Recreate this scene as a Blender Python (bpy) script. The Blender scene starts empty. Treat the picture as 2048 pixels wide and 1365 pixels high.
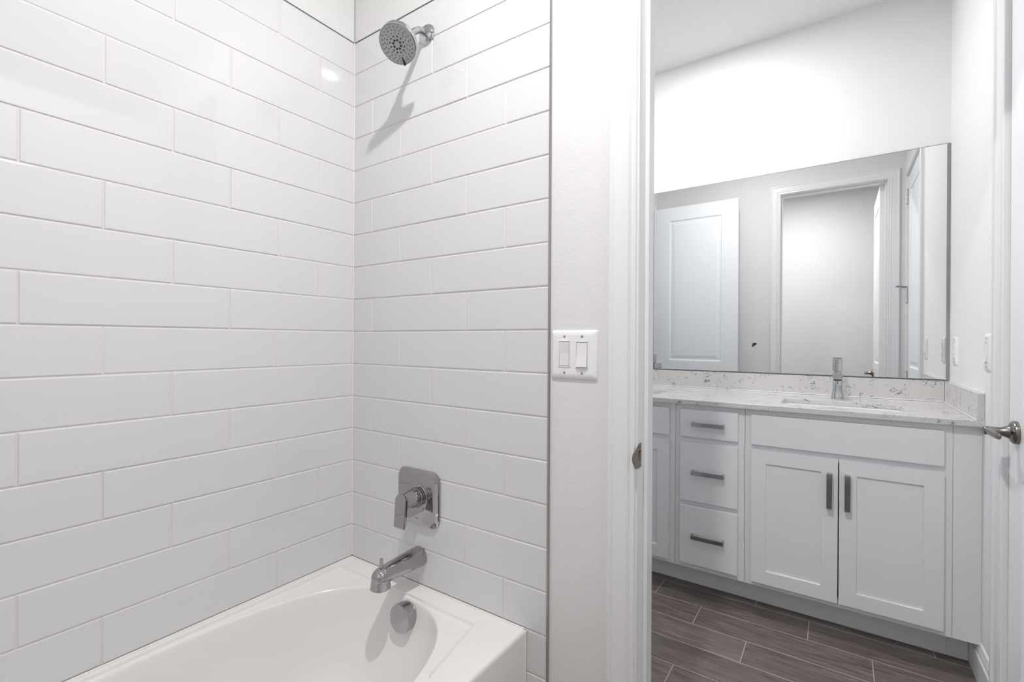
import bpy, bmesh, math, random
from mathutils import Vector, Matrix
random.seed(7)
C = bpy.context.scene.collection
PI = math.pi
scn = bpy.context.scene

# ------------------------------------------------------------------ camera
cd = bpy.data.cameras.new('camera'); cam = bpy.data.objects.new('camera', cd); C.objects.link(cam)
cd.sensor_width = 36.0; cd.sensor_fit = 'HORIZONTAL'; cd.lens = 943.28 / 2048 * 36.0; cd.clip_start = 0.02
RT = Vector((0.82308, 0.567896, 0.005851)); FW = Vector((-0.567901, 0.823096, -0.000801)); UP = Vector((-0.005271, -0.002664, 0.999983))
cam.matrix_world = Matrix(((RT.x, UP.x, -FW.x, 1.50584), (RT.y, UP.y, -FW.y, -1.12578), (RT.z, UP.z, -FW.z, 1.19089), (0, 0, 0, 1)))
scn.camera = cam

# ------------------------------------------------------------------ world, exposure
w = bpy.data.worlds.new('world'); scn.world = w; w.use_nodes = True
w.node_tree.nodes['Background'].inputs[0].default_value = (0.75, 0.87, 1.0, 1)
w.node_tree.nodes['Background'].inputs[1].default_value = 0.6
scn.view_settings.view_transform = 'Standard'; scn.view_settings.look = 'None'
scn.view_settings.gamma = 1.0; scn.view_settings.use_curve_mapping = False
scn.view_settings.exposure = -1.0
scn.cycles.max_bounces = 12; scn.cycles.diffuse_bounces = 8; scn.cycles.glossy_bounces = 7
scn.cycles.sample_clamp_indirect = 14.0; scn.cycles.blur_glossy = 0.0

# ------------------------------------------------------------------ key dimensions (metres)
D = 1.80        # vanity wall
XR = 1.930      # right wall of the vanity room
XL = 0.055      # left wall of the vanity room
WT = 0.115      # partition thickness
CZ = 2.86       # ceiling
JL, JR, JH = 1.104, 1.815, 2.440     # doorway in the partition
ROW = 0.121; TZ = 2.310              # tile rows, top of the tile
STEP = 0.1488; TA = 0.1422; TB = 0.1076
YB = -1.66      # back wall of the tub room
XB = 2.55       # far right wall of the tub room
TUB_P = 58.0; VAN_P = 40.0

# ------------------------------------------------------------------ materials
def mat(name, col, rough=0.5, metal=0.0, spec=None, coat=0.0):
    m = bpy.data.materials.new(name); m.use_nodes = True
    b = m.node_tree.nodes['Principled BSDF']
    b.inputs['Base Color'].default_value = (*col, 1); b.inputs['Roughness'].default_value = rough
    b.inputs['Metallic'].default_value = metal
    if spec is not None: b.inputs['Specular IOR Level'].default_value = spec
    if coat: b.inputs['Coat Weight'].default_value = coat; b.inputs['Coat Roughness'].default_value = 0.05
    return m
def N(m, t, **kw):
    n = m.node_tree.nodes.new(t)
    for k, v in kw.items(): setattr(n, k, v)
    return n
def LK(m, a, b): m.node_tree.links.new(a, b)
def val(m, op, a, b=None, c=None, clamp=False):
    n = N(m, 'ShaderNodeMath', operation=op); n.use_clamp = clamp
    for i, v in enumerate((a, b, c)):
        if v is None: continue
        if isinstance(v, (int, float)): n.inputs[i].default_value = v
        else: LK(m, v, n.inputs[i])
    return n.outputs[0]
def add_bump(m, scale, strength, dist=0.001, detail=3, mapping=None, rough=0.5):
    tc = N(m, 'ShaderNodeTexCoord'); n = N(m, 'ShaderNodeTexNoise')
    n.inputs['Scale'].default_value = scale; n.inputs['Detail'].default_value = detail; n.inputs['Roughness'].default_value = rough
    if mapping:
        mp = N(m, 'ShaderNodeMapping'); mp.inputs['Scale'].default_value = mapping
        LK(m, tc.outputs['Object'], mp.inputs[0]); LK(m, mp.outputs[0], n.inputs['Vector'])
    else: LK(m, tc.outputs['Object'], n.inputs['Vector'])
    b = N(m, 'ShaderNodeBump'); b.inputs['Strength'].default_value = strength; b.inputs['Distance'].default_value = dist
    LK(m, n.outputs[0], b.inputs['Height']); LK(m, b.outputs[0], m.node_tree.nodes['Principled BSDF'].inputs['Normal'])
    return m
PAINT = add_bump(mat('wall_paint', (0.71, 0.706, 0.702), 0.55), 130, 0.35, 0.0012, 2)
VPAINT = add_bump(mat('vanity_wall_paint', (0.80, 0.802, 0.803), 0.55), 130, 0.3, 0.001, 2)
CEILM = add_bump(mat('ceiling_knockdown', (0.80, 0.80, 0.805), 0.8), 55, 0.9, 0.006, 3)
TRIM = add_bump(mat('trim_enamel', (0.755, 0.755, 0.757), 0.28), 40, 0.12, 0.001, 2, (1, 1, 0.1))
DOORM = add_bump(mat('door_enamel', (0.80, 0.805, 0.815), 0.35), 60, 0.10, 0.0006, 2)
TILE = mat('glazed_tile', (0.67, 0.665, 0.675), 0.055, spec=0.5)
add_bump(TILE, 5, 0.10, 0.004, 1)
GROUT = add_bump(mat('grout', (0.70, 0.675, 0.655), 0.8), 300, 0.4, 0.0006)
EDGE = mat('edge_trim_metal', (0.36, 0.34, 0.33), 0.4, 0.8)
CAULK = mat('caulk', (0.82, 0.77, 0.75), 0.5)
ACRYL = mat('tub_acrylic', (0.76, 0.75, 0.735), 0.12)
CHROME = mat('chrome', (0.44, 0.425, 0.445), 0.05, 1.0)
CHROMEB = mat('bright_chrome', (0.56, 0.57, 0.59), 0.07, 1.0)
NICKEL = mat('satin_nickel', (0.25, 0.225, 0.205), 0.24, 1.0)
NOZ = mat('spray_face', (0.42, 0.42, 0.43), 0.3, 0.5)
PULL = mat('pull_chrome', (0.40, 0.405, 0.42), 0.10, 1.0)
BLACK = mat('black_rubber', (0.015, 0.015, 0.017), 0.5)
DKGREY = mat('dark_grey_rubber', (0.16, 0.16, 0.165), 0.5)
PLAST = mat('white_plastic', (0.80, 0.79, 0.80), 0.25)
PLAST2 = mat('rocker_plastic', (0.78, 0.77, 0.77), 0.35)
CAB = add_bump(mat('cabinet_paint', (0.75, 0.75, 0.765), 0.42), 60, 0.05, 0.0005)
MIRROR = mat('mirror_glass', (0.865, 0.872, 0.872), 0.0, 1.0)
MEDGE_SHADE = mat('mirror_edge_gap_shade', (0.10, 0.11, 0.11), 0.4)  # near-black for the glass edge and the painted gap shadow under the mirror
GSTRIP = mat('grey_strip', (0.26, 0.26, 0.265), 0.45)
CHINA = mat('sink_china', (0.80, 0.81, 0.80), 0.1)
HINGE = mat('painted_hinge', (0.68, 0.68, 0.68), 0.4)
BLUE = mat('blue_tape', (0.012, 0.02, 0.11), 0.6)
WOODRAW = mat('raw_wood', (0.42, 0.22, 0.10), 0.8)

def quartz():
    m = mat('quartz', (0.6, 0.6, 0.6), 0.12)
    b = m.node_tree.nodes['Principled BSDF']; tc = N(m, 'ShaderNodeTexCoord')
    n1 = N(m, 'ShaderNodeTexNoise'); n1.inputs['Scale'].default_value = 27; n1.inputs['Detail'].default_value = 2.5; n1.inputs['Distortion'].default_value = 1.2
    n2 = N(m, 'ShaderNodeTexNoise'); n2.inputs['Scale'].default_value = 21; n2.inputs['Detail'].default_value = 3
    n3 = N(m, 'ShaderNodeTexNoise'); n3.inputs['Scale'].default_value = 420; n3.inputs['Detail'].default_value = 1
    mp = N(m, 'ShaderNodeMapping'); mp.inputs['Location'].default_value = (3.1, 7.7, 1.3)
    LK(m, tc.outputs['Object'], mp.inputs[0])
    for n in (n1, n3): LK(m, tc.outputs['Object'], n.inputs['Vector'])
    LK(m, mp.outputs[0], n2.inputs['Vector'])
    a = val(m, 'ABSOLUTE', val(m, 'SUBTRACT', n1.outputs[0], 0.5))
    line = val(m, 'SUBTRACT', 1.0, val(m, 'DIVIDE', a, 0.030), clamp=True)
    patch = val(m, 'MULTIPLY', val(m, 'SUBTRACT', n2.outputs[0], 0.51), 12.0, clamp=True)
    vein = val(m, 'MULTIPLY', val(m, 'MULTIPLY', line, patch), 0.95)
    sp = N(m, 'ShaderNodeMapRange'); sp.inputs[1].default_value = 0.3; sp.inputs[2].default_value = 0.7
    sp.inputs[3].default_value = 0.94; sp.inputs[4].default_value = 1.04; LK(m, n3.outputs[0], sp.inputs[0])
    mx = N(m, 'ShaderNodeMix', data_type='RGBA'); LK(m, vein, mx.inputs[0])
    mx.inputs[6].default_value = (0.60, 0.585, 0.575, 1); mx.inputs[7].default_value = (0.07, 0.068, 0.072, 1)
    mu = N(m, 'ShaderNodeMix', data_type='RGBA', blend_type='MULTIPLY'); mu.inputs[0].default_value = 1
    LK(m, mx.outputs[2], mu.inputs[6]); LK(m, sp.outputs[0], mu.inputs[7]); LK(m, mu.outputs[2], b.inputs['Base Color'])
    return m
QUARTZ = quartz()

def planks():
    m = mat('wood_look_plank_tile', (0.3, 0.25, 0.22), 0.38)
    b = m.node_tree.nodes['Principled BSDF']; tc = N(m, 'ShaderNodeTexCoord')
    s = N(m, 'ShaderNodeSeparateXYZ'); LK(m, tc.outputs['Object'], s.inputs[0])
    X, Y = s.outputs[0], s.outputs[1]
    yr = val(m, 'DIVIDE', val(m, 'SUBTRACT', Y, 1.252), 0.1515)
    r = val(m, 'FLOOR', yr); fy = val(m, 'SUBTRACT', yr, r)
    xs = val(m, 'DIVIDE', val(m, 'ADD', val(m, 'SUBTRACT', X, 1.207), val(m, 'MULTIPLY', r, 0.206)), 0.611)
    c = val(m, 'FLOOR', xs); fx = val(m, 'SUBTRACT', xs, c)
    dy = val(m, 'MULTIPLY', val(m, 'MINIMUM', fy, val(m, 'SUBTRACT', 1, fy)), 0.1515)
    dx = val(m, 'MULTIPLY', val(m, 'MINIMUM', fx, val(m, 'SUBTRACT', 1, fx)), 0.611)
    d = val(m, 'MINIMUM', dx, dy)
    g = val(m, 'SUBTRACT', 1.0, val(m, 'DIVIDE', val(m, 'SUBTRACT', d, 0.0011), 0.0007), clamp=True)
    cb = N(m, 'ShaderNodeCombineXYZ'); LK(m, r, cb.inputs[0]); LK(m, c, cb.inputs[1])
    wn = N(m, 'ShaderNodeTexWhiteNoise', noise_dimensions='3D'); LK(m, cb.outputs[0], wn.inputs[0])
    off = N(m, 'ShaderNodeVectorMath', operation='MULTIPLY_ADD'); LK(m, wn.outputs[1], off.inputs[0])
    off.inputs[1].default_value = (17, 13, 9); LK(m, tc.outputs['Object'], off.inputs[2])
    mp = N(m, 'ShaderNodeMapping'); mp.inputs['Scale'].default_value = (1.0, 9, 1); LK(m, off.outputs[0], mp.inputs[0])
    n1 = N(m, 'ShaderNodeTexNoise'); n1.inputs['Scale'].default_value = 5; n1.inputs['Detail'].default_value = 8; n1.inputs['Roughness'].default_value = 0.68; n1.inputs['Distortion'].default_value = 0.5
    LK(m, mp.outputs[0], n1.inputs['Vector'])
    mp2 = N(m, 'ShaderNodeMapping'); mp2.inputs['Scale'].default_value = (2.2, 34, 1); LK(m, off.outputs[0], mp2.inputs[0])
    n2 = N(m, 'ShaderNodeTexNoise'); n2.inputs['Scale'].default_value = 6; n2.inputs['Detail'].default_value = 5
    LK(m, mp2.outputs[0], n2.inputs['Vector'])
    f = val(m, 'ADD', val(m, 'MULTIPLY', n1.outputs[0], 0.65), val(m, 'MULTIPLY', n2.outputs[0], 0.35))
    cr = N(m, 'ShaderNodeValToRGB'); LK(m, f, cr.inputs[0])
    e = cr.color_ramp.elements
    e[0].position = 0.30; e[0].color = (0.050, 0.039, 0.035, 1); e[1].position = 0.70; e[1].color = (0.29, 0.245, 0.215, 1)
    k = cr.color_ramp.elements.new(0.46); k.color = (0.128, 0.102, 0.091, 1)
    k = cr.color_ramp.elements.new(0.56); k.color = (0.172, 0.143, 0.128, 1)
    tint = N(m, 'ShaderNodeMapRange'); LK(m, wn.outputs[0], tint.inputs[0]); tint.inputs[3].default_value = 0.88; tint.inputs[4].default_value = 1.12
    mu = N(m, 'ShaderNodeMix', data_type='RGBA', blend_type='MULTIPLY'); mu.inputs[0].default_value = 1
    LK(m, cr.outputs[0], mu.inputs[6]); LK(m, tint.outputs[0], mu.inputs[7])
    mx = N(m, 'ShaderNodeMix', data_type='RGBA'); LK(m, g, mx.inputs[0]); LK(m, mu.outputs[2], mx.inputs[6])
    mx.inputs[7].default_value = (0.40, 0.36, 0.33, 1); LK(m, mx.outputs[2], b.inputs['Base Color'])
    bp = N(m, 'ShaderNodeBump'); bp.inputs['Strength'].default_value = 0.35; bp.inputs['Distance'].default_value = 0.002
    LK(m, val(m, 'ADD', val(m, 'SUBTRACT', 1, g), val(m, 'MULTIPLY', f, 0.3)), bp.inputs['Height']); LK(m, bp.outputs[0], b.inputs['Normal'])
    return m
PLANK = planks()

def emis(name, col, s):
    m = bpy.data.materials.new(name); m.use_nodes = True; nt = m.node_tree
    b = nt.nodes['Principled BSDF']; b.inputs['Base Color'].default_value = (0.8, 0.8, 0.8, 1)
    b.inputs['Emission Color'].default_value = (*col, 1); b.inputs['Emission Strength'].default_value = s
    return m

# ------------------------------------------------------------------ mesh helpers
def link(name, bm, m, parent=None, smooth=None, loc=None):
    bmesh.ops.remove_doubles(bm, verts=bm.verts, dist=1e-6)
    bmesh.ops.recalc_face_normals(bm, faces=bm.faces)
    me = bpy.data.meshes.new(name); bm.to_mesh(me); bm.free()
    if isinstance(m, (list, tuple)):
        for q in m: me.materials.append(q)
    else: me.materials.append(m)
    if smooth is not None:
        me.polygons.foreach_set('use_smooth', [True] * len(me.polygons))
        me.set_sharp_from_angle(angle=math.radians(smooth))
    o = bpy.data.objects.new(name, me); C.objects.link(o)
    if parent is not None: o.parent = parent; o.matrix_parent_inverse = Matrix.Translation(-parent.location) if parent.type == 'EMPTY' and False else Matrix.Identity(4)
    if loc is not None: o.location = loc
    return o
def thing(name, label, cat, loc=(0, 0, 0), group=None):
    o = bpy.data.objects.new(name, None); o.empty_display_size = 0.05; C.objects.link(o); o.location = loc
    o['label'] = label; o['category'] = cat
    if group: o['group'] = group
    return o
def tag(o, label, cat, group=None):
    o['label'] = label; o['category'] = cat
    if group: o['group'] = group
    return o
def struct(o): o['kind'] = 'structure'; return o
def B(): return bmesh.new()
def rebase(T, base):
    b = Vector(base); T.location = b
    for o in T.children: o.location = -b
def box(bm, x0, x1, y0, y1, z0, z1, bev=0.0, seg=1, mi=0, M=None):
    t = bmesh.new()
    vs = [t.verts.new((x, y, z)) for x in (x0, x1) for y in (y0, y1) for z in (z0, z1)]
    for f in ((0, 1, 3, 2), (4, 6, 7, 5), (0, 4, 5, 1), (2, 3, 7, 6), (0, 2, 6, 4), (1, 5, 7, 3)):
        t.faces.new([vs[i] for i in f])
    bmesh.ops.recalc_face_normals(t, faces=t.faces)
    if bev > 0:
        bmesh.ops.bevel(t, geom=list(t.edges), offset=bev, segments=seg, profile=0.5, affect='EDGES')
    merge(bm, t, M, mi)
def merge(bm, t, M=None, mi=0):
    mp = {}
    for v in t.verts: mp[v] = bm.verts.new(M @ v.co if M is not None else v.co)
    for f in t.faces:
        try:
            g = bm.faces.new([mp[v] for v in f.verts]); g.material_index = mi
        except ValueError: pass
    t.free()
def loft(bm, rings, cap0=True, cap1=True, close=True, mi=0):
    R = [[bm.verts.new(p) for p in r] for r in rings]
    n = len(R[0])
    for a, b in zip(R[:-1], R[1:]):
        for i in range(n if close else n - 1):
            j = (i + 1) % n
            try: bm.faces.new((a[i], a[j], b[j], b[i])).material_index = mi
            except ValueError: pass
    if cap0:
        try: bm.faces.new(R[0][::-1]).material_index = mi
        except ValueError: pass
    if cap1:
        try: bm.faces.new(R[-1]).material_index = mi
        except ValueError: pass
def frame_for(axis):
    a = Vector(axis).normalized()
    h = Vector((0, 0, 1)) if abs(a.z) < 0.9 else Vector((1, 0, 0))
    u = h.cross(a).normalized(); v = a.cross(u).normalized()
    return u, v, a
def lathe(bm, prof, origin, axis, n=40, mi=0, cap0=True, cap1=True):
    u, v, a = frame_for(axis); o = Vector(origin)
    rings = []
    for d, r in prof:
        r = max(r, 1e-4)
        rings.append([o + a * d + (u * math.cos(2 * PI * i / n) + v * math.sin(2 * PI * i / n)) * r for i in range(n)])
    loft(bm, rings, cap0, cap1, mi=mi)
def tube(bm, pts, r, n=16, mi=0):
    pts = [Vector(p) for p in pts]; rs = r if isinstance(r, (list, tuple)) else [r] * len(pts)
    rings = []; u = None
    for i, p in enumerate(pts):
        t = (pts[min(i + 1, len(pts) - 1)] - pts[max(i - 1, 0)]).normalized()
        if u is None: u, v, _ = frame_for(t)
        else: u = (u - t * u.dot(t)).normalized(); v = t.cross(u)
        rings.append([p + (u * math.cos(2 * PI * k / n) + v * math.sin(2 * PI * k / n)) * rs[i] for k in range(n)])
    loft(bm, rings, mi=mi)
def rrect(cx, cz, hw, hh, r, n=6):
    out = []
    for k, (sx, sz) in enumerate(((1, 1), (-1, 1), (-1, -1), (1, -1))):
        for i in range(n + 1):
            a = (k + i / n) * PI / 2
            out.append((cx + sx * (hw - r) + r * math.cos(a), cz + sz * (hh - r) + r * math.sin(a)))
    return out

# plane mappings: local (a, b, c) -> world; a along the wall, b up, c out of the wall
def M_neg_y(y): return Matrix(((1, 0, 0, 0), (0, 0, -1, y), (0, 1, 0, 0), (0, 0, 0, 1)))   # faces -y
def M_pos_y(y): return Matrix(((1, 0, 0, 0), (0, 0, 1, y), (0, 1, 0, 0), (0, 0, 0, 1)))    # faces +y
def M_neg_x(x): return Matrix(((0, 0, -1, x), (1, 0, 0, 0), (0, 1, 0, 0), (0, 0, 0, 1)))   # a = y, faces -x
def M_pos_x(x): return Matrix(((0, 0, 1, x), (1, 0, 0, 0), (0, 1, 0, 0), (0, 0, 0, 1)))    # a = y, faces +x

CAS = [(0, 0), (0, .0095), (.0015, .0115), (.005, .0115), (.007, .009), (.011, .0085), (.015, .0110), (.018, .0120), (.020, .0095), (.050, .0115), (.055, .0115), (.057, .015), (.060, .0165), (.066, .0165), (.068, .015), (.068, 0)]
def casing(name, a0, a1, h, M, wmul=1.0, dmul=1.0, mt=None):
    bm = B()
    prof = [(u * wmul, d * dmul) for u, d in CAS]
    rings = []
    for (sx, px, pz) in ((-1, a0, 0), (-1, a0, h), (1, a1, h), (1, a1, 0)):
        ring = []
        for u, d in prof:
            z = 0.0 if pz == 0 else h + u
            ring.append(M @ Vector((px + sx * u, z, d)))
        rings.append(ring)
    loft(bm, rings, True, True, close=True)
    return struct(link(name, bm, mt or TRIM, smooth=35))

def base_profile(name, p0, p1, nrm, h=0.132, t=0.014):
    bm = B(); p0 = Vector(p0); p1 = Vector(p1); n = Vector(nrm)
    prof = [(0, 0), (t, 0), (t, h - .042), (t - .004, h - .036), (t - .004, h - .022), (t - .008, h - .014), (t - .009, h - .004), (t - .012, h), (0, h)]
    loft(bm, [[p + n * d + Vector((0, 0, z)) for d, z in prof] for p in (p0, p1)])
    return struct(link(name, bm, TRIM, smooth=30))

def panel_faces(bm, w, h, M, panels, rings, mi=0):
    """front skin in the local plane c=0, with moulded panels (x0,x1,z0,z1) stacked vertically"""
    def q(pts): 
        try: bm.faces.new([bm.verts.new(M @ Vector(p)) for p in pts]).material_index = mi
        except ValueError: pass
    x0, x1 = panels[0][0], panels[0][1]
    q([(0, 0, 0), (x0, 0, 0), (x0, h, 0), (0, h, 0)]); q([(x1, 0, 0), (w, 0, 0), (w, h, 0), (x1, h, 0)])
    zs = [0.0]
    for p in panels: zs += [p[2], p[3]]
    zs.append(h)
    for i in range(0, len(zs), 2): q([(x0, zs[i], 0), (x1, zs[i], 0), (x1, zs[i + 1], 0), (x0, zs[i + 1], 0)])
    for (a, b, c, d) in panels:
        prev = (a, b, c, d, 0.0)
        for ins, dep in rings:
            cur = (a + ins, b - ins, c + ins, d - ins, dep)
            def cn(r): return [(r[0], r[2], r[4]), (r[1], r[2], r[4]), (r[1], r[3], r[4]), (r[0], r[3], r[4])]
            P, Q = cn(prev), cn(cur)
            for i in range(4):
                j = (i + 1) % 4; q([P[i], P[j], Q[j], Q[i]])
            prev = cur
        q(cn(prev))

def door_slab(name, w, h, t, M, panels, parent=None, both=True, mt=None):
    rings = [(.006, -.001), (.011, -.0075), (.017, -.0085), (.024, -.0085), (.050, -.003), (.052, -.003)]
    bm = B(); panel_faces(bm, w, h, M, panels, rings)
    Mb = M @ Matrix.Translation((0, 0, -t)) @ Matrix.Diagonal((1, 1, -1, 1))
    panel_faces(bm, w, h, Mb, panels, rings)
    for a, b, c, d in (((0, 0), (w, 0), (w, 0), (0, 0)), ((w, 0), (w, h), (w, h), (w, 0)), ((w, h), (0, h), (0, h), (w, h)), ((0, h), (0, 0), (0, 0), (0, h))):
        bm.faces.new([bm.verts.new(M @ Vector((p[0], p[1], c_))) for p, c_ in ((a, 0), (b, 0), (c, -t), (d, -t))])
    return link(name, bm, mt or DOORM, parent)

def lever(M, parent, flip=1, name='lever_handle'):
    """door lever in local coordinates: a along the door, b up, c out of the face; the arm points to -a*flip"""
    bm = B()
    o = M @ Vector((0, 0, 0)); ax = (M @ Vector((0, 0, 1)) - o).normalized()
    lathe(bm, [(0, .033), (.006, .033), (.010, .031), (.013, .026), (.016, .019), (.030, .0125), (.046, .0115), (.058, .0125), (.066, .0125), (.068, .011), (.068, 0)], o, ax, 40)
    rings = []
    for s, hh, th, cc in ((.010, .0115, .0115, .057), (-.004, .0118, .0105, .057), (-.03, .011, .008, .059), (-.06, .0105, .006, .060), (-.09, .0095, .005, .060), (-.112, .0085, .0045, .058), (-.118, .005, .003, .057)):
        rings.append([M @ Vector((s * flip, hh * math.sin(2 * PI * i / 20) - .0 , cc + th * math.cos(2 * PI * i / 20))) for i in range(20)])
    loft(bm, rings)
    o2 = link(name, bm, NICKEL, parent, smooth=40); o2['label'] = 'brushed nickel lever'
    return o2
def hinge(M, parent, name='hinge', mt=None):
    bm = B(); o = M @ Vector((0, -.05, .006)); ax = (M @ Vector((0, 1, 0)) - M @ Vector((0, 0, 0))).normalized()
    for k in range(5): lathe(bm, [(0, .0062), (.0188, .0062)], o + ax * (.02 * k), ax, 12)
    lathe(bm, [(0, .003), (.004, .0075), (.008, .003)], o + ax * .1, ax, 12)
    lathe(bm, [(0, .003), (-.004, .0075), (-.008, .003)], o, ax, 12)
    return link(name, bm, mt or HINGE, parent, smooth=40)

# ================================================================== THE SHELL
bm = B(); box(bm, -0.12, XB + .12, YB - .12, D + .12, -0.06, 0); floor = struct(link('floor', bm, PLANK))
bm = B(); box(bm, -0.12, XB + .12, YB - .12, D + .12, CZ, CZ + .08); struct(link('ceiling', bm, CEILM))
# vanity wall
bm = B(); box(bm, -0.12, XR + .3, D, D + .12, 0, CZ); struct(link('wall_vanity', bm, VPAINT))
# right wall of the vanity room, with the closet doorway
CD0, CD1, CDH = 0.165, 0.905, 2.44      # closet opening
bm = B()
box(bm, XR, XR + .12, CD1, D, 0, CZ); box(bm, XR, XR + .12, CD0, CD1, CDH, CZ); box(bm, XR, XR + .12, WT, CD0, 0, CZ)
box(bm, XR + .12, XR + .16, WT, D, 0, CZ)
struct(link('wall_right', bm, VPAINT))
# partition between the tub room and the vanity room: tub side paint, vanity side paint
bm = B()
for (x0, x1, z0, z1) in ((-0.12, JL - .016, 0, CZ), (JR + .016, XB + .12, 0, CZ), (JL - .016, JR + .016, JH + .016, CZ)):
    box(bm, x0, x1, .004, WT - .001, z0, z1)
struct(link('wall_partition', bm, PAINT))
# left wall of the vanity room with the entry doorway
ED0, ED1, EDH = 0.285, 1.005, 2.44
bm = B()
box(bm, XL - .115, XL, WT, ED0, 0, CZ); box(bm, XL - .115, XL, ED1, D, 0, CZ); box(bm, XL - .115, XL, ED0, ED1, EDH, CZ)
struct(link('wall_entry', bm, VPAINT))
# room beyond the entry doorway (daylight comes from it)
bm = B(); box(bm, -2.3, -.12, -.3, 2.1, -0.06, 0); struct(link('floor_bedroom', bm, PLANK))
bm = B(); box(bm, -2.3, -.12, -.3, 2.1, CZ, CZ + .08); struct(link('ceiling_bedroom', bm, CEILM))
bm = B()
box(bm, -2.4, -2.3, -.3, .3, 0, CZ); box(bm, -2.4, -2.3, 1.6, 2.1, 0, CZ); box(bm, -2.4, -2.3, .3, 1.6, 0, .9); box(bm, -2.4, -2.3, .3, 1.6, 2.2, CZ)
box(bm, -2.4, -.12, -.4, -.3, 0, CZ); box(bm, -2.4, -.12, 2.1, 2.2, 0, CZ)
struct(link('wall_bedroom', bm, VPAINT))
bm = B()
for (y0, y1, z0, z1) in ((.3, .35, .9, 2.2), (1.55, 1.6, .9, 2.2), (.35, 1.55, .9, .95), (.35, 1.55, 2.15, 2.2), (.35, 1.55, 1.53, 1.57)): box(bm, -2.38, -2.33, y0, y1, z0, z1)
struct(link('window_1', bm, TRIM))
ld = bpy.data.lights.new('daylight', 'AREA'); ld.shape = 'RECTANGLE'; ld.size = 1.2; ld.size_y = 1.2; ld.energy = 34; ld.color = (0.60, 0.80, 1.0)
lo = bpy.data.objects.new('daylight', ld); C.objects.link(lo); lo.location = (-2.45, .95, 1.55); lo.rotation_euler = (0, -PI / 2, 0)

# tub room: left wall, back wall, far right wall
bm = B(); box(bm, -.12, -.004, YB, .0, 0, CZ); WL = struct(link('wall_left', bm, PAINT))
bm = B(); box(bm, -.12, XB + .12, YB - .12, YB, 0, CZ); struct(link('wall_back', bm, PAINT))
bm = B(); box(bm, XB, XB + .12, YB, .004, 0, CZ); struct(link('wall_toilet_side', bm, PAINT))

# ------------------------------------------------------------------ tile cladding (real tiles, recessed grout)
def tiles(a_lo, a_hi, joints, rows, M, name, parent, grout_depth=0.0024, zbot=0.0, jit=0.0004):
    """a runs from a_lo (corner) to a_hi; face at c=0"""
    g = 0.0017; bm = B()
    for k in range(rows):
        z1 = TZ - k * ROW - g; z0 = max(TZ - (k + 1) * ROW + g, zbot)
        if z1 - z0 < .01: continue
        xs = [a_lo] + [j for j in joints(k) if a_lo + .01 < j < a_hi - .01] + [a_hi]
        for s, e in zip(xs[:-1], xs[1:]):
            a0, a1 = s + (g if s > a_lo else .0012), e - (g if e < a_hi else 0)
            c = [random.uniform(-jit, jit) for _ in range(3)]
            def dz(a, z): return c[0] + c[1] * (a - a0) / max(a1 - a0, .1) * 1.0 + c[2] * (z - z0) / ROW
            def ring(ins, dep): return [M @ Vector((a, z, dz(a, z) + dep)) for a, z in ((a0 + ins, z0 + ins), (a1 - ins, z0 + ins), (a1 - ins, z1 - ins), (a0 + ins, z1 - ins))]
            loft(bm, [ring(0, -.006), ring(0, -.0030), ring(.0004, -.0014), ring(.0012, -.0005), ring(.0028, 0)], False, True)
    t = link(name, bm, TILE, parent)
    bm = B(); box(bm, a_lo, a_hi, zbot, TZ, -.0055, -grout_depth, M=M); link('grout', bm, GROUT, parent)
    return t
def jl(k):
    n0 = {0: (1, 4, 7, 10, 13), 1: (0, 3, 6, 9, 12), 2: (2, 5, 8, 11)}[k % 3]
    return [TA + n * STEP for n in n0]
def jf(k):
    n0 = {0: (1, 4), 1: (2, 5), 2: (0, 3)}[k % 3]
    return [TB + n * STEP for n in n0]
# left wall: a measured away from the corner (towards -y)
M_left = Matrix(((0, 0, 1, 0), (-1, 0, 0, 0), (0, 1, 0, 0), (0, 0, 0, 1)))
tiles(0.0, -YB - .002, jl, 20, M_left, 'tile', WL)
tiled = bpy.data.objects['wall_partition']
tiles(0.0, 0.850, jf, 20, M_neg_y(0.0), 'tile', tiled)
bm = B(); box(bm, .8505, .8560, -.0025, .006, 0, TZ + .003); o = link('edge_strip', bm, EDGE, tiled); o['label'] = 'dark grey metal tile edging'
# slim dark joint above the top course
bm = B(); box(bm, .0, .8505, -.0006, .004, TZ, TZ + .0020); box(bm, -.004, .0006, YB, .0, TZ, TZ + .0020); link('joint', bm, DKGREY, tiled)
# caulk in the corner and along the bathtub
bm = B(); tube(bm, [(.0012, -.0012, .380), (.0012, -.0012, TZ)], .0022, 8); link('caulk', bm, CAULK, tiled)

# painted band above the tile is slightly proud of nothing: plain wall; doorway jamb and stops
def jamb(name, a0, a1, h, depth0, depth1, M, stop0, stop1):
    bm = B(); t = .016
    box(bm, a0 - t, a0, 0, h + t, depth0, depth1, M=M); box(bm, a1, a1 + t, 0, h + t, depth0, depth1, M=M); box(bm, a0, a1, h, h + t, depth0, depth1, M=M)
    s = .0105
    for b in ((a0, a0 + s, 0, h), (a1 - s, a1, 0, h), (a0 + s, a1 - s, h - s, h)): box(bm, b[0], b[1], b[2], b[3], stop0, stop1, .0015, M=M)
    return struct(link(name, bm, TRIM))
jm = jamb('door_1', JL, JR, JH, 0.002, WT, M_pos_y(0), .044, .080)
casing('trim_1', JL - .005, JR + .005, JH + .005, M_neg_y(.004))
casing('trim_2', JL - .005, JR + .005, JH + .005, M_pos_y(WT - .001))
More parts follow.
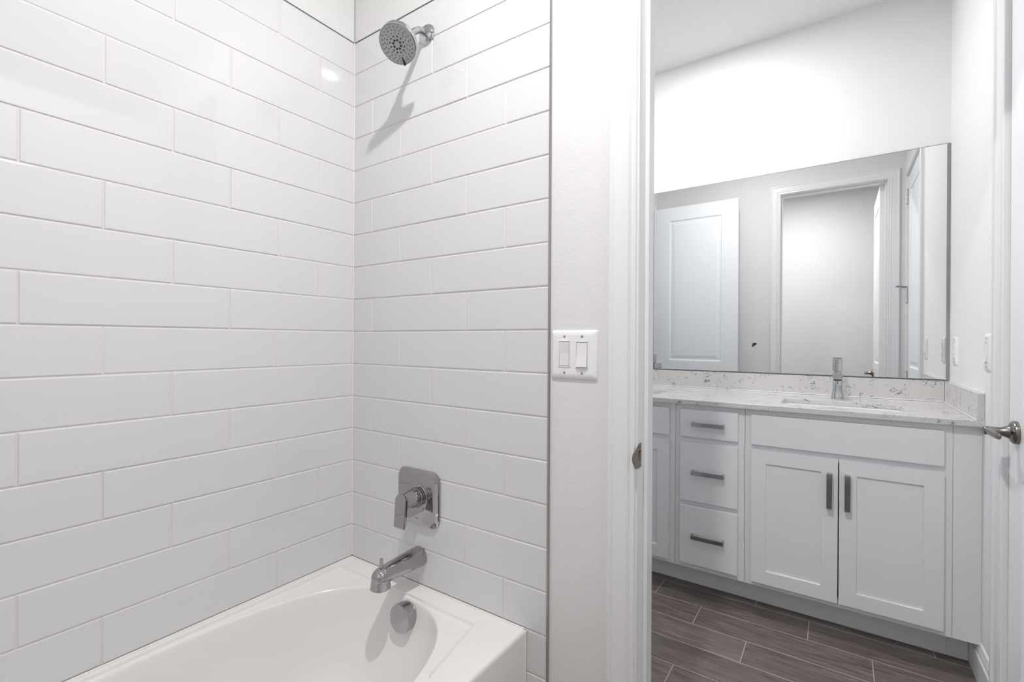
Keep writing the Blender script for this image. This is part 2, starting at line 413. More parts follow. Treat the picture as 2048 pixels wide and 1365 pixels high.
# strike plate in the left jamb, with its lip
bm = B()
zc = .9085
out = [(.0235, zc - .028), (.0235, zc + .031), (.015, zc + .0305), (.006, zc + .028), (-.004, zc + .023), (-.014, zc + .017), (-.022, zc + .009), (-.0245, zc - .001), (-.023, zc - .011), (-.016, zc - .022), (-.012, zc - .028), (.004, zc - .030), (.012, zc - .030)]
def lipx(y): return JL + .0008 - (0.0 if y > -.012 else (-.012 - y) * .45)
loft(bm, [[Vector((lipx(y) + dx, y, z)) for y, z in out] for dx in (0, .0014)])
sp = link('strike_plate', bm, NICKEL, jm); sp['label'] = 'brown-grey metal strike plate'
bm = B(); box(bm, JL + .0020, JL + .0026, .0085, .0195, zc - .013, zc + .013); link('latch_hole', bm, BLACK, sp)
bm = B(); box(bm, JL + .0026, JL + .0030, .0090, .0140, zc - .0125, zc + .009); link('raw_wood', bm, WOODRAW, sp)
bm = B()
for dz in (-.0205, .0215): lathe(bm, [(0, .0035), (.0007, .003)], (JL + .0022, .0095, zc + dz), (1, 0, 0), 16)
link('screw', bm, NICKEL, sp, smooth=30)

# door of the tub room, swung 90 degrees into it, hinged on the right jamb
P2 = [(0.118, 0.597, .205, .80), (0.118, 0.597, 1.005, 2.30)]
d1 = door_slab('door_slab', .711, 2.425, .035, M_neg_x(1.776) @ Matrix.Translation((-.713, .008, 0)), P2, jm)
lever(M_neg_x(1.776) @ Matrix.Translation((-.713 + .062, .915, 0)), jm, flip=-1)
for z in (.25, .93, 1.54, 2.28):
    bm = B()
    box(bm, JR - .0016, JR - .0001, .004, .036, z - .05, z + .05, .0)
    for k, (yy, zz) in enumerate(((.012, -.038), (.027, -.030), (.020, 0), (.012, .038), (.027, .030))): lathe(bm, [(0, .0032), (.0006, .0025)], (JR - .0016, yy, z + zz), (-1, 0, 0), 10)
    h = link('hinge', bm, HINGE, jm)

# closet door in the right wall
jc = jamb('door_2', CD0 + .016, CD1 - .016, CDH - .016, -.10, 0, M_neg_x(XR), -.085, -.042)
casing('trim_3', CD0 + .010, CD1 - .010, CDH - .010, M_neg_x(XR), 1.45, 1.15)
sw = CD1 - CD0 - .032 - .007
P3 = [(0.112, sw - .112, .205, .80), (0.112, sw - .112, 1.005, 2.30)]
door_slab('door_slab', sw, 2.408, .035, M_neg_x(XR + .001) @ Matrix.Translation((CD0 + .0195, .008, -.001)), P3, jc)
lever(M_neg_x(XR + .0005) @ Matrix.Translation((CD1 - .016 - .078, .935, 0)), jc, flip=1)
for z in (.25, .93, 1.545, 2.275): hinge(M_neg_x(XR) @ Matrix.Translation((CD0 + .018, z, 0)), jc)
# hinge-pin door stop on the middle hinge
bm = B(); hp = M_neg_x(XR) @ Matrix.Translation((CD0 + .018, 1.607, .006))
def hpv(a, b, c): return hp @ Vector((a, b, c))
tube(bm, [hpv(0, 0, 0), hpv(.02, 0, .03), hpv(.045, .0, .055)], .004, 10)
tube(bm, [hpv(0, 0, 0), hpv(-.02, 0, .012), hpv(-.04, .0, .02)], .004, 10)
lathe(bm, [(0, .008), (.01, .008)], hpv(.043, 0, .053), (-.7, .7, 0), 14)
hs = link('door_stop', bm, NICKEL, jc, smooth=40)

# entry door, open against the partition (seen in the mirror)
je = jamb('door_3', ED0 + .016, ED1 - .016, EDH - .016, -.115, 0, M_pos_x(XL), -.075, -.037)
casing('trim_4', ED0 + .010, ED1 - .010, EDH - .010, M_pos_x(XL))
P4 = [(0.142, .598, .205, .80), (0.142, .598, 1.005, 2.30)]
EY = .282
door_slab('door_slab', .727, 2.418, .035, M_pos_y(EY) @ Matrix.Translation((XL + .020, .010, 0)), P4, je)
lever(M_pos_y(EY) @ Matrix.Translation((XL + .020 + .668, .895, 0)), je, flip=1)
for z in (.25, .93, 1.54, 2.27): hinge(M_pos_y(EY - .012) @ Matrix.Translation((XL + .014, z, 0)), je, mt=NICKEL)

# baseboards
base_profile('baseboard_right', (XR, .968, 0), (XR, D, 0), (-1, 0, 0))
base_profile('baseboard_partition', (.858, .004, 0), (JL - .0735, .004, 0), (0, -1, 0))
base_profile('baseboard_back', (.80, YB, 0), (XB, YB, 0), (0, 1, 0))

# ================================================================== THE BATHTUB
def bathtub():
    cx, cy, A, Bq, ZD = .370, -.762, .338, .696, .373
    X1 = .784; Y0 = -1.523
    def ray_rect(th, x0, x1, y0, y1):
        c, s = math.cos(th), math.sin(th); t = 1e9
        if c > 1e-9: t = min(t, (x1 - cx) / c)
        if c < -1e-9: t = min(t, (x0 - cx) / c)
        if s > 1e-9: t = min(t, (y1 - cy) / s)
        if s < -1e-9: t = min(t, (y0 - cy) / s)
        return cx + c * t, cy + s * t
    def ray_sup(th, a, b, n):
        c, s = math.cos(th), math.sin(th)
        t = (abs(c / a) ** n + abs(s / b) ** n) ** (-1 / n)
        return cx + c * t, cy + s * t
    def ang(x, y): return math.atan2(y - cy, x - cx) % (2 * PI)
    ths = []
    for i in range(260):      # sample evenly along the oval, not in angle
        p = 2 * PI * i / 260
        ths.append(ang(cx + A * math.copysign(abs(math.cos(p)) ** .72, math.cos(p)), cy + Bq * math.copysign(abs(math.sin(p)) ** .72, math.sin(p))))
    ins = (0, .0015, .005, .011)
    cr = (.022, .652, Y0 + .060, -.064)
    rects = [(.0014 + i * .3, X1 - i, Y0 + i * .3, -.0014 - i * .3) for i in ins] + [cr, (cr[0] + .0025, cr[1] - .0105, cr[2] + .0028, cr[3] - .0040)]
    for r in rects:
        for x in (r[0], r[1]):
            for y in (r[2], r[3]): ths.append(ang(x, y))
    ths = sorted(set(round(t, 6) for t in ths))
    rings = []
    zz = [0.0, ZD - .013, ZD - .005, ZD - .0015, ZD]
    rr = [rects[0], rects[0], rects[1], rects[2], rects[3]]
    for r, z in zip(rr, zz): rings.append([(*ray_rect(t, *r), z) for t in ths])
    def flare(p, dx=0.0):      # the crease on the apron side runs outwards from the wall towards mid-length
        x, y = p
        if x > .45: x += .060 * min(1, max(0, (min(-y, y + 1.523) - .07) / .30)) * min(1, (x - .45) / .2)
        return x, y
    r4, r5 = rects[4], rects[5]
    def grow(r, g): return (r[0] - g, r[1] + g, r[2] - g, r[3] + g)
    rings.append([(*ray_rect(t, *grow(rects[3], -.004)), ZD) for t in ths])
    rings.append([(*flare(ray_rect(t, *grow(r4, .003))), ZD) for t in ths])
    rings.append([(*flare(ray_rect(t, *r4)), ZD - .0004) for t in ths])
    rings.append([(*flare(ray_rect(t, *r5)), ZD - .0080) for t in ths])
    rings.append([(*flare(ray_rect(t, *grow(r5, -.003))), ZD - .0086) for t in ths])
    rings.append([(*ray_sup(t, A * 1.010, Bq * 1.005, 2.72), ZD - .0087) for t in ths])
    prof = [(ZD - .0088, 1.0, 1.0), (ZD - .0096, .995, .998), (ZD - .0120, .990, .9955), (ZD - .016, .986, .993), (ZD - .028, .980, .989), (.315, .965, .976), (.26, .945, .955), (.20, .922, .922), (.15, .895, .89), (.11, .85, .865), (.085, .79, .82), (.070, .70, .75), (.062, .55, .62), (.058, .3, .35), (.057, .05, .05)]
    for z, fa, fb in prof:
        rings.append([(*ray_sup(t, A * fa, Bq * fb, 2.72), z) for t in ths])
    # keep the step ring outside the oval
    bm = B()
    first = next(k for k, r in enumerate(rings) if abs(r[0][2] - (ZD - .0088)) < 1e-7)
    for k in range(first - 1, 4, -1):
        for i in range(len(ths)):
            p, q = rings[k][i], rings[k + 1][i]
            dp, dq = math.hypot(p[0] - cx, p[1] - cy), math.hypot(q[0] - cx, q[1] - cy)
            if dp < dq + .0006:
                g = (dq + .0006) / dp; rings[k][i] = (cx + (p[0] - cx) * g, cy + (p[1] - cy) * g, p[2])
    loft(bm, [[Vector(p) for p in r] for r in rings], False, True)
    T = thing('bathtub', 'white acrylic alcove bathtub with an oval basin below the tiled walls', 'bathtub', (0, 0, 0))
    link('tub_shell', bm, ACRYL, T, smooth=42)
    # overflow cover on the drain end
    bm = B(); lathe(bm, [(-.012, .043), (.016, .0435), (.0215, .042), (.0235, .038), (.024, 0)], (.388, -.094, .320), (0, -1, .10), 56)
    ov = link('overflow_cover', bm, CHROME, T, smooth=35); ov['label'] = 'round chrome overflow cover'
    bm = B(); lathe(bm, [(0, .036), (.003, .036), (.006, .030), (.006, 0)], (.372, -.26, .062), (0, 0, 1), 40)
    link('drain', bm, CHROME, T, smooth=35)
    bm = B(); tube(bm, [(.0036, -.0036, ZD + .0008), (X1 - .004, -.0036, ZD + .0008)], .0026, 8); tube(bm, [(.0036, -.0036, ZD + .0008), (.0036, -1.52, ZD + .0008)], .0026, 8)
    tube(bm, [(X1 + .0005, -.0034, 0.001), (X1 + .0005, -.0034, ZD - .004)], .0024, 8)
    link('caulk_bead', bm, CAULK, T, smooth=60)
bathtub()

# ------------------------------------------------------------------ tub spout
T = thing('tub_spout', 'chrome tub spout with a diverter pin on the tiled wall above the bathtub rim', 'tub spout', (.360, 0, .468))
bm = B(); n = 40
rings = []
for y, r, zc in ((-.0005, .0335, 0), (-.004, .0345, 0), (-.012, .0345, 0), (-.05, .0325, .0005), (-.09, .0305, .0005), (-.13, .0285, 0), (-.155, .0272, -.001), (-.170, .0262, -.002), (-.180, .0235, -.0035), (-.187, .018, -.005), (-.191, .010, -.006), (-.1925, .001, -.0065)):
    rings.append([Vector((r * math.cos(2 * PI * i / n), y, zc + r * math.sin(2 * PI * i / n) * (1.0 if math.sin(2 * PI * i / n) > 0 else .92))) for i in range(n)])
loft(bm, rings)
link('spout_body', bm, CHROME, T, smooth=50)
bm = B(); lathe(bm, [(.004, .0268), (-.002, .0279), (-.008, .0283), (-.0085, .0288), (-.0275, .0312), (-.0290, .0314), (-.0300, .0305), (-.0300, .024), (-.018, .020), (-.018, 0)], (0, -.165, -.006), (0, 0, 1), 40, cap0=False)
link('spout_nozzle', bm, CHROME, T, smooth=35)
bm = B(); lathe(bm, [(0, .0040), (.005, .0038), (.006, .0054), (.031, .0054), (.033, .0036), (.033, 0)], (0, -.163, .020), (0, 0, 1), 20)
link('diverter_pin', bm, CHROME, T, smooth=40)

# ------------------------------------------------------------------ shower valve
T = thing('shower_valve', 'chrome shower valve with a square rounded plate and drooping lever on the tile', 'shower valve', (.357, 0, .667))
bm = B()
def rr3(hw, hh, r, y): return [Vector((x, y, z)) for x, z in rrect(0, 0, hw, hh, r, 8)]
loft(bm, [rr3(.094, .091, .032, -.0008), rr3(.095, .092, .033, -.004), rr3(.095, .092, .033, -.007), rr3(.093, .090, .031, -.0095), rr3(.084, .081, .026, -.0125), rr3(.081, .078, .024, -.0135)])
link('valve_plate', bm, CHROME, T, smooth=25)
bm = B(); lathe(bm, [(0, .046), (.002, .046), (.0035, .044), (.0035, .034), (.001, .033), (.001, 0)], (0.003, -.0135, .003), (0, -1, 0), 48)
link('valve_ring', bm, CHROME, T, smooth=35)
bm = B(); lathe(bm, [(0, .031), (.006, .0315), (.010, .030), (.011, .027), (.013, .027), (.014, .030), (.018, .0305), (.030, .0285), (.050, .0245), (.062, .0235), (.066, .0235)], (0.003, -.0145, .003), (0, -1, 0), 48)
vh = link('valve_handle', bm, CHROME, T, smooth=35)
bm = B()
def blade(y, z0, z1, hw): return [(-hw, z0), (hw, z0), (hw, z1 - hw * .7), (hw * .72, z1 - hw * .2), (hw * .3, z1), (-hw * .3, z1), (-hw * .72, z1 - hw * .2), (-hw, z1 - hw * .7)]
rings = []
for y, z0, z1, hw in ((-.0765, -.010, .0265, .0225), (-.079, -.070, .0285, .0235), (-.0865, -.077, .0295, .0240), (-.0885, -.075, .0275, .0225)):
    rings.append([Vector((x + .003, y - (.006 if z < 0 and y < -.078 else 0), z)) for x, z in blade(y, z0, z1, hw)])
loft(bm, rings); link('lever_blade', bm, CHROME, vh, smooth=25)
# maker's mark: a tiny dark dash of lettering at the foot of the plate
bm = B(); box(bm, -.007, .007, -.0140, -.0135, -.0688, -.0668); mk = link('engraved_mark', bm, DKGREY, T)

# ------------------------------------------------------------------ shower head
FL = Vector((.380, 0, 2.204))
T = thing('showerhead', 'round chrome shower head on a short bent arm high on the tiled wall', 'shower head', FL)
bm = B(); lathe(bm, [(0, .0335), (.003, .0335), (.006, .032), (.012, .026), (.016, .018), (.017, .0115)], (0, 0, 0), (0, -1, 0), 48); link('flange', bm, CHROMEB, T, smooth=40)
nv = Vector((.176, -.611, -.772)).normalized()
face = Vector((.3815, -.1288, 2.106)) - FL
back = face - nv * .052
bm = B(); pts = [Vector((0, -.004, 0)), Vector((0, -.020, 0)), Vector((0, -.034, -.002)), Vector((.001, -.046, -.009)), Vector((.003, -.056, -.018)), back * 1.0 + Vector((0, 0.006, 0.006)), back]
tube(bm, pts, .0108, 20); link('shower_arm', bm, CHROMEB, T, smooth=50)
bm = B(); lathe(bm, [(-.052, .012), (-.048, .0155), (-.040, .0155), (-.038, .018), (-.030, .022), (-.026, .036), (-.023, .050), (-.020, .0575), (-.017, .0600), (-.003, .0605), (0, .0598), (.001, .0575), (-.0005, .0570)], face, nv, 64, cap1=False)
hd = link('head_body', bm, CHROMEB, T, smooth=30)
bm = B(); lathe(bm, [(-.001, .0571), (.0012, .0555), (.0028, .030), (.0030, 0)], face, nv, 64, cap0=False); sf = link('spray_face', bm, NOZ, T, smooth=30)
u, v, a = frame_for(nv)
bm = B()
def noz(r, ph, rad, hgt, mi=0):
    p = face + (u * math.cos(ph) + v * math.sin(ph)) * r + nv * (.0029 - .0013 * (r / .055))
    lathe(bm, [(-.002, rad), (hgt, rad), (hgt + .0005, rad * .6), (hgt + .0004, 0)], p, nv, 12)
for k in range(8): noz(.0125, 2 * PI * (k + .4) / 8, .0033, .0012)
for k in range(12): noz(.0230, 2 * PI * (k + .2) / 12, .0024, .0012)
link('jet_nozzle', bm, BLACK, sf)
bm = B()
for k in range(16): noz(.0320, 2 * PI * (k + .5) / 16, .0021, .0011)
for k in range(20): noz(.0405, 2 * PI * (k + .15) / 20, .0021, .0011)
for k in range(24): noz(.0485, 2 * PI * (k + .35) / 24, .0021, .0011)
nz = link('spray_nozzle', bm, DKGREY, sf); nz['kind'] = 'stuff'
# selector tab at the lower rim
bm = B()
dn = (Vector((0, 0, -1)) - nv * Vector((0, 0, -1)).dot(nv)).normalized(); sd = dn.cross(nv)
def tp(r, s, h): return face + dn * r + sd * s + nv * h
loft(bm, [[tp(.036, -.0006, .002), tp(.036, .0006, .002), tp(.036, .0006, .004), tp(.036, -.0006, .004)], [tp(.0585, -.005, .000), tp(.0585, .005, .000), tp(.0605, .003, .006), tp(.0605, -.003, .006)]])
link('spray_selector', bm, BLACK, T)

# ================================================================== SWITCHES AND OUTLETS
def wall_plate(name, label, cat, M, w, h, rockers, group=None, outlet=False):
    """local frame centred on the plate"""
    o = M @ Vector((0, 0, 0))
    T = thing(name, label, cat, o, group)
    R = M.copy(); R.translation = Vector((0, 0, 0))
    bm = B(); n = 5
    def rg(hw, hh, c, r=.004): return [R @ Vector((x, z, c)) for x, z in rrect(0, 0, hw, hh, r, n)]
    loft(bm, [rg(w / 2, h / 2, 0), rg(w / 2, h / 2, .0014), rg(w / 2 - .0012, h / 2 - .0012, .0035), rg(w / 2 - .004, h / 2 - .005, .0056), rg(w / 2 - .009, h / 2 - .012, .0072), rg(w / 2 - .011, h / 2 - .015, .0074)])
    link('plate', bm, PLAST, T, smooth=30)
    for (cx, cz, state) in rockers:
        bm = B()
        def bx(x0, x1, z0, z1, c0, c1, bev=0): box(bm, x0, x1, z0, z1, c0, c1, bev, M=R)
        # frame lip around the rocker
        hw, hh = .0178, .0358
        for b in ((cx - hw, cx - hw + .0022, cz - hh, cz + hh), (cx + hw - .0022, cx + hw, cz - hh, cz + hh), (cx - hw, cx + hw, cz + hh - .0022, cz + hh), (cx - hw, cx + hw, cz - hh, cz - hh + .0022)): bx(*b, .0060, .0088, .0004)
        f = link('device_frame', bm, PLAST, T)
        bm = B(); box(bm, cx - hw + .0022, cx + hw - .0022, cz - hh + .0022, cz + hh - .0022, .0062, .0076, M=R); link('gap', bm, DKGREY, f)
        bm = B(); rw, rh = .0145, .0320
        if outlet:
            box(bm, cx - rw, cx + rw, cz - rh, cz + rh, .007, .0098, .0005, M=R); rk = link('outlet_face', bm, PLAST2, T)
            for s in (-1, 1):
                bm = B()
                for x in (-.0062, .0062): box(bm, cx + x - .0009, cx + x + .0009, cz + s * .019 - .003, cz + s * .019 + .005, .0090, .0100, M=R)
                lathe(bm, [(0, .0022), (.0010, .0022)], R @ Vector((cx, cz + s * .019 - .0085, .009)), (R @ Vector((0, 0, 1))), 10)
                link('socket', bm, BLACK, rk)
        else:
            lo_, hi_ = (.0125, .0080) if state else (.0080, .0125)
            mid = .0090
            prof = [(cz - rh, .006), (cz - rh, lo_ if state else .0082), (cz, mid), (cz + rh, .0082 if state else .0125), (cz + rh, .006)]
            loft(bm, [[R @ Vector((cx - rw, z, c)) for z, c in prof], [R @ Vector((cx + rw, z, c)) for z, c in prof]])
            link('rocker', bm, PLAST2, T)
    xs = sorted(set(r[0] for r in rockers))
    for x in xs:
        for s in (-1, 1):
            bm = B(); lathe(bm, [(0, .0036), (.0008, .0034), (.0014, .002), (.0014, 0)], R @ Vector((x, s * .0483, .0070)), R @ Vector((0, 0, 1)), 16)
            link('screw', bm, CHROME, T, smooth=40)
    return T
wall_plate('light_switch', 'white double rocker switch plate on the painted wall right of the shower tile', 'light switch', M_neg_y(.004) @ Matrix.Translation((.9290, 1.1545, 0)), .136, .130, [(-.0265, .002, 0), (.0255, .0, 1)])
wall_plate('light_switch', 'white single rocker switch on the vanity room right wall beside the closet door casing', 'light switch', M_neg_x(XR) @ Matrix.Translation((1.110, 1.160, 0)), .080, .127, [(0, 0, 1)])
wall_plate('outlet', 'white outlet plate on the right wall above the counter next to the mirror', 'outlet', M_neg_x(XR) @ Matrix.Translation((1.655, 1.158, 0)), .080, .122, [(0, 0, 0)], outlet=True)

# small blue paint-tape scrap on the partition, seen in the mirror
bm = B()
loft(bm, [[Vector((.888, WT + c, 1.150)), Vector((.901, WT + c, 1.153)), Vector((.928, WT + c, 1.176)), Vector((.924, WT + c, 1.182)), Vector((.899, WT + c, 1.184))] for c in (0.0, .0015)])
tag(link('tape_scrap', bm, BLUE), 'small dark blue tape scrap on the wall, reflected in the mirror left of the doorway', 'tape')

# ================================================================== THE VANITY
YF, YD = 1.190, 1.170      # face frame, door fronts
ZB, ZT = .122, .898        # cabinet bottom and top
def fronts_slab(x0, x1, z0, z1, name, parent, t=.019):
    bm = B(); box(bm, x0, x1, YD, YD + t, z0, z1, .0012); return link(name, bm, CAB, parent)
def shaker(x0, x1, z0, z1, parent, st=.056):
    bm = B(); w, h = x1 - x0, z1 - z0
    M = M_neg_y(YD) @ Matrix.Translation((x0, z0, 0))
    panel_faces(bm, w, h, M, [(st, w - st, st, h - st)], [(.0008, -.0008), (.0010, -.0075)])
    t = .0195
    for a, b in (((0, 0), (w, 0)), ((w, 0), (w, h)), ((w, h), (0, h)), ((0, h), (0, 0))):
        bm.faces.new([bm.verts.new(M @ Vector((p[0], p[1], c))) for p, c in ((a, 0), (b, 0), (b, -t), (a, -t))])
    bm.faces.new([bm.verts.new(M @ Vector(p)) for p in ((0, 0, -t), (w, 0, -t), (w, h, -t), (0, h, -t))])
    return link('door', bm, CAB, parent)
def pull(cx, cz, L, vertical, parent):
    bm = B(); hw = L / 2; r = .0095; out = .030
    bar = (cx - hw, cx + hw, cz - r, cz + r) if not vertical else (cx - r, cx + r, cz - hw, cz + hw)
    box(bm, bar[0], bar[1], YD - out, YD - out + .006, bar[2], bar[3], .0007)
    for s in (-1, 1):
        c = s * (hw - .004)
        b = (cx + c - .004, cx + c + .004, cz - r, cz + r) if not vertical else (cx - r, cx + r, cz + c - .004, cz + c + .004)
        box(bm, b[0], b[1], YD - out + .004, YD, b[2], b[3], .0006)
    o = link('handle', bm, PULL, parent); return o
def cabinet(name, label, x0, x1, filler=None):
    T = thing(name, label, 'cabinet', ((x0 + x1) / 2, (YF + D) / 2, 0))
    off = Vector(T.location)
    return T
def child_fix(T):
    for o in bpy.data.objects:
        if o.parent == T: o.matrix_parent_inverse = Matrix.Translation(-Vector(T.location))
def carcass(T, x0, x1, openings):
    bm = B(); e = .0006
    # face frame with real openings behind the fronts
    zs = ZB
    box(bm, x0 + e, x0 + .035, YF, YF + .019, ZB, ZT); box(bm, x1 - .035, x1 - e, YF, YF + .019, ZB, ZT)
    last = ZB
    for z0, z1 in openings:
        box(bm, x0 + .035, x1 - .035, YF, YF + .019, last, z0); last = z1
    box(bm, x0 + .035, x1 - .035, YF, YF + .019, last, ZT)
    link('face_frame', bm, CAB, T)
    bm = B()
    box(bm, x0 + e, x0 + .016, YF + .019, D - .002, ZB, ZT); box(bm, x1 - .016, x1 - e, YF + .019, D - .002, ZB, ZT)
    box(bm, x0 + .016, x1 - .016, YF + .019, D - .002, ZB, ZB + .016); box(bm, x0 + .016, x1 - .016, D - .012, D - .002, ZB + .016, ZT - .2)
    link('carcass', bm, CAB, T)
    bm = B(); box(bm, x0, x1, 1.300, 1.316, 0.001, ZB); link('toe_kick', bm, CAB, T)
# right sink base with its filler panel
T = thing('sink_base_cabinet', 'grey-white sink base cabinet with two shaker doors at the right end of the vanity', 'cabinet')
carcass(T, 1.170, 1.853, [(.16, .705), (.76, .86)])
fronts_slab(1.197, 1.827, .743, .872, 'false_front', T)
dl = shaker(1.199, 1.5105, .145, .721, T); dr = shaker(1.5145, 1.828, .145, .7205, T)
pull(1.482, .596, .140, True, dl); pull(1.5415, .5965, .140, True, dr)
bm = B(); box(bm, 1.8535, XR - .0005, YF, YF + .019, ZB, ZT); box(bm, 1.8535, XR - .015, 1.300, 1.316, .001, ZB); link('filler_panel', bm, CAB, T)
# drawer base
T = thing('drawer_base_cabinet', 'grey-white drawer cabinet with three drawers in the middle of the vanity', 'cabinet')
carcass(T, .868, 1.1695, [(.16, .405), (.46, .705), (.76, .86)])
for z0, z1, hz in ((.7445, .873, .8085), (.444, .7195, .5835), (.1485, .4215, .2855)):
    d = fronts_slab(.8945, 1.144, z0, z1, 'drawer', T); pull(1.0205, hz, .140, False, d)
# left sink base
T = thing('sink_base_cabinet', 'grey-white sink base cabinet mostly hidden behind the door jamb, left of the drawers', 'cabinet')
carcass(T, .186, .8675, [(.16, .705), (.76, .86)])
fronts_slab(.213, .841, .743, .873, 'false_front', T)
dl = shaker(.214, .5255, .145, .721, T); dr = shaker(.5295, .842, .145, .721, T)
pull(.498, .596, .140, True, dl); pull(.557, .596, .140, True, dr)
bm = B(); box(bm, XL + .0005, .1855, YF, YF + .019, ZB, ZT); box(bm, XL, .1855, 1.300, 1.316, .001, ZB); link('filler_panel', bm, CAB, T)

# countertop with two cut-outs
def countertop():
    x0, x1, y0, y1, z0, z1 = XL + .0005, XR - .0005, 1.158, D - .0005, .8985, .9190
    holes = [(.300, .740, 1.278, 1.532), (1.297, 1.735, 1.278, 1.532)]
    bm = B()
    # outer slab drawn as a grid of quads around rounded holes
    def slab_piece(a0, a1, hole):
        hx0, hx1, hy0, hy1 = hole; cx, cy = (hx0 + hx1) / 2, (hy0 + hy1) / 2
        inner = rrect(cx, cy, (hx1 - hx0) / 2, (hy1 - hy0) / 2, .030, 6)
        outer = []
        for (px, py) in inner:
            dx, dy = px - cx, py - cy
            t = 1e9
            if abs(dx) > 1e-9: t = min(t, ((a1 if dx > 0 else a0) - cx) / dx)
            if abs(dy) > 1e-9: t = min(t, ((y1 if dy > 0 else y0) - cy) / dy)
            outer.append([cx + dx * t, cy + dy * t])
        for qx, qy in ((a0, y0), (a0, y1), (a1, y0), (a1, y1)):   # snap the nearest outer vertex to each corner
            k = min(range(len(outer)), key=lambda i: (outer[i][0] - qx) ** 2 + (outer[i][1] - qy) ** 2); outer[k] = [qx, qy]
        e = .0012
        def cl(p, ins): return (min(max(p[0], x0 + ins if abs(p[0] - x0) < 1e-4 else p[0]), x1), p[1])
        o_bot = [Vector((p[0], p[1], z0)) for p in outer]; o_mid = [Vector((p[0], p[1], z1 - e)) for p in outer]
        o_top = [Vector((p[0], p[1] + (e if abs(p[1] - y0) < 1e-5 else 0), z1)) for p in outer]
        i_top = [Vector((cx + (p[0] - cx) * 1.006, cy + (p[1] - cy) * 1.008, z1)) for p in inner]
        i_mid = [Vector((p[0], p[1], z1 - .002)) for p in inner]; i_bot = [Vector((p[0], p[1], z0)) for p in inner]
        loft(bm, [o_bot, o_mid, o_top, i_top, i_mid, i_bot, o_bot], False, False)
    slab_piece(x0, 1.02, holes[0]); slab_piece(1.02, x1, holes[1])
    bmesh.ops.remove_doubles(bm, verts=bm.verts, dist=1e-5)
    for f in [f for f in bm.faces if all(abs(v.co.x - 1.02) < 1e-5 for v in f.verts)]: bm.faces.remove(f)
    o = link('countertop', bm, QUARTZ)
    tag(o, 'speckled grey-white quartz countertop with two sink cut-outs on the vanity cabinets', 'countertop')
    for i, (hx0, hx1, hy0, hy1) in enumerate(holes):
        lab = ('white rectangular undermount sink in front of the chrome faucet', 'white rectangular undermount sink at the far left, cut off by the door jamb')[1 - i]
        S = thing('sink', lab, 'sink', ((hx0 + hx1) / 2, (hy0 + hy1) / 2, z0))
        bm = B(); hw, hh = (hx1 - hx0) / 2, (hy1 - hy0) / 2
        def rg(a, b, r, z): return [Vector((x, y, z)) for x, y in rrect(0, 0, a, b, r, 6)]
        loft(bm, [rg(hw + .02, hh + .02, .04, -.001), rg(hw + .003, hh + .003, .032, -.001), rg(hw + .001, hh + .001, .032, -.008), rg(hw - .012, hh - .012, .035, -.09), rg(hw - .03, hh - .03, .045, -.125), rg(hw - .09, hh - .07, .05, -.138), rg(.03, .03, .028, -.140), rg(.005, .005, .004, -.141)], False, True)
        link('basin', bm, CHINA, S, smooth=45)
        bm = B(); lathe(bm, [(0, .022), (.002, .022), (.003, .018), (.003, 0)], (0, 0, -.1405), (0, 0, 1), 30); link('drain', bm, CHROMEB, S, smooth=40)
countertop()
bm = B(); box(bm, XL + .001, XR - .0205, D - .0200, D - .0005, .9195, 1.0165, .001)
tag(link('backsplash', bm, QUARTZ), 'long grey quartz backsplash strip under the mirror behind the faucet', 'backsplash')
bm = B(); box(bm, XR - .0195, XR - .0005, 1.160, D - .0005, .9195, 1.0165, .001)
tag(link('side_splash', bm, QUARTZ), 'short quartz side splash against the right wall at the counter end', 'backsplash')
# white caulk lines
bm = B(); tube(bm, [(XL + .01, D - .0222, .9215), (XR - .024, D - .0222, .9215)], .0021, 8)
link('caulk', bm, PLAST, bpy.data.objects['backsplash'], smooth=60)
bm = B(); tube(bm, [(XR - .0217, D - .026, .9215), (XR - .0217, 1.162, .9215)], .0021, 8); tube(bm, [(XR - .0022, D - .02, 1.0180), (XR - .0022, 1.162, 1.0180)], .0020, 8)
tube(bm, [(XR - .0222, D - .0235, .924), (XR - .0222, D - .0235, 1.015)], .0014, 8)
link('caulk', bm, PLAST, bpy.data.objects['side_splash'], smooth=60)

# faucets
def faucet(x, label, y=1.655, z=.919):
    T = thing('faucet', label, 'faucet', (x, y, z), 'single-handle faucets on the vanity')
    bm = B(); lathe(bm, [(0, .0275), (.003, .0275), (.010, .0262), (.022, .0235), (.040, .0205), (.060, .0195), (.085, .0195), (.0865, .0185), (.0865, .016)], (0, 0, .0002), (0, 0, 1), 40)
    link('faucet_body', bm, CHROMEB, T, smooth=35)
    bm = B(); pr = []
    for yy, hw, z0, z1 in ((.0185, .0165, .092, .130), (0, .0190, .0905, .132), (-.03, .0192, .093, .1325), (-.07, .0192, .096, .1325), (-.105, .0192, .099, .1320), (-.112, .0188, .100, .131), (-.1135, .017, .1015, .1295)):
        pr.append([Vector((a, yy, b)) for a, b in rrect(0, (z0 + z1) / 2, hw, (z1 - z0) / 2, .0035, 3)])
    loft(bm, pr); sp_ = link('faucet_spout', bm, CHROMEB, T, smooth=30)
    bm = B(); box(bm, -.0165, .0165, -.108, -.082, .0935, .0990, .001); link('aerator', bm, BLACK, sp_)
    bm = B(); lathe(bm, [(.0, .0165), (.002, .0165), (.003, .0200), (.040, .0202), (.0405, .0194), (.0415, .0194), (.042, .0204), (.056, .0204), (.058, .0190), (.058, 0)], (0, 0, .1325), (0, 0, 1), 40)
    hd_ = link('faucet_handle', bm, CHROMEB, T, smooth=30)
    bm = B(); box(bm, -.0208, .0208, -.040, .0205, .1880, .1922, .0015); link('lever', bm, CHROMEB, hd_)
    return T
faucet(1.5075, 'chrome single-handle faucet behind the right-hand sink, standing before the backsplash')
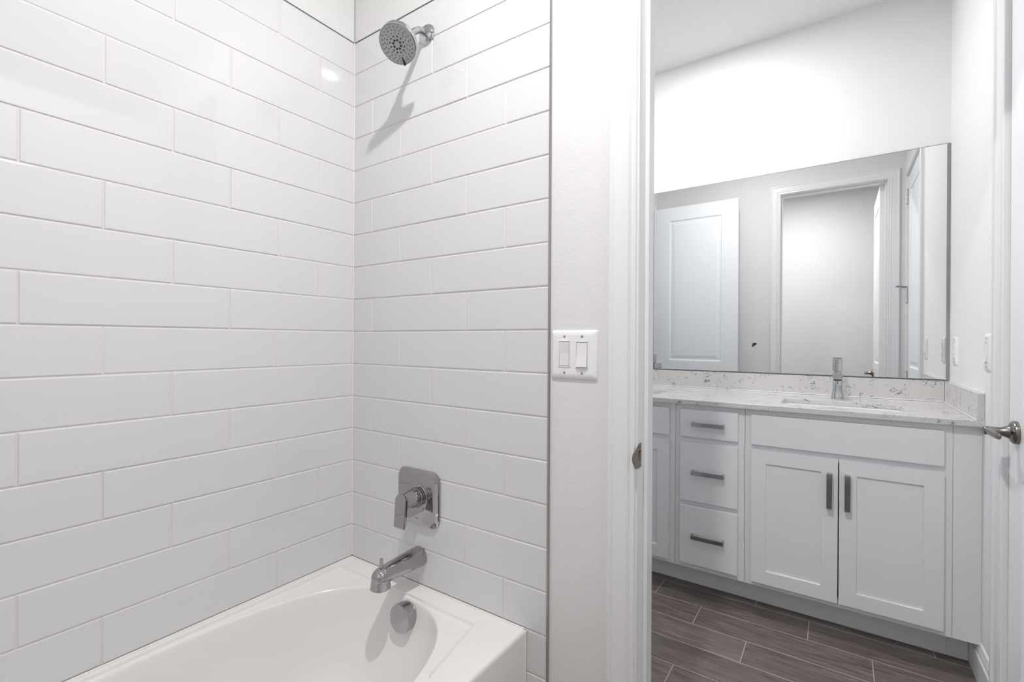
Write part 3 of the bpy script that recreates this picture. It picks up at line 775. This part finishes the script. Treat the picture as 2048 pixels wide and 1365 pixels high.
faucet(.520, 'chrome single-handle faucet behind the left-hand sink, hidden by the door jamb')

# mirror
T = thing('mirror', 'large frameless wall mirror above the vanity backsplash', 'mirror', (0, 0, 0))
bm = B(); bm.faces.new([bm.verts.new(p) for p in ((XL + .01, D - .0080, 1.0235), (1.9168, D - .0080, 1.0235), (1.9168, D - .0080, 2.1090), (XL + .01, D - .0080, 2.1090))]); link('mirror_glass', bm, MIRROR, T)
bm = B(); box(bm, XL + .0092, 1.9170, D - .0074, D - .0006, 1.0188, 2.1112); link('mirror_edge_gap_shade', bm, MEDGE_SHADE, T)  # dark edge; strip below the glass paints the shadow in the backsplash gap
bm = B(); box(bm, 1.9172, XR - .0008, D - .0078, D - .0006, 1.0215, 2.1105); o = link('side_strip', bm, GSTRIP, T); o['label'] = 'grey strip beside the mirror'

# ================================================================== LAMPS
def ceiling_lamp(x, y, r, P, col, label):
    """recessed downlight: white trim ring and a lens just under the ceiling"""
    T = thing('ceiling_light', label, 'ceiling light', (x, y, CZ), 'recessed ceiling lights')
    bm = B(); lathe(bm, [(-.0005, r + .020), (-.004, r + .020), (-.007, r + .012), (-.007, r + .002), (-.0005, r + .001)], (0, 0, 0), (0, 0, 1), 48, cap0=False, cap1=False); link('trim_ring', bm, PLAST, T, smooth=40)
    bm = B(); lathe(bm, [(-.001, r), (-.003, r), (-.003, 0)], (0, 0, 0), (0, 0, 1), 40, cap0=False); link('lens', bm, PLAST, T)
    ld = bpy.data.lights.new('lamp', 'AREA'); ld.shape = 'DISK'; ld.size = 2 * r; ld.energy = P; ld.color = col
    lo = bpy.data.objects.new('lamp', ld); C.objects.link(lo); lo.parent = T; lo.location = (0, 0, -.0075)
ceiling_lamp(1.14, -.66, .032, TUB_P, (1.0, .99, .985), 'recessed ceiling light over the tub room floor, above the viewer')
ceiling_lamp(.92, 1.10, .075, VAN_P, (1.0, .995, .995), 'recessed ceiling light centred over the vanity room floor')

# empties moved to each thing's base (their parts were drawn in room coordinates)
for o in list(bpy.data.objects):
    if o.type == 'EMPTY' and o.get('category') and Vector(o.location).length < 1e-6:
        pts = [c.matrix_basis @ Vector(q) for c in o.children for q in c.bound_box]
        rebase(o, ((min(p.x for p in pts) + max(p.x for p in pts)) / 2, (min(p.y for p in pts) + max(p.y for p in pts)) / 2, min(p.z for p in pts)))
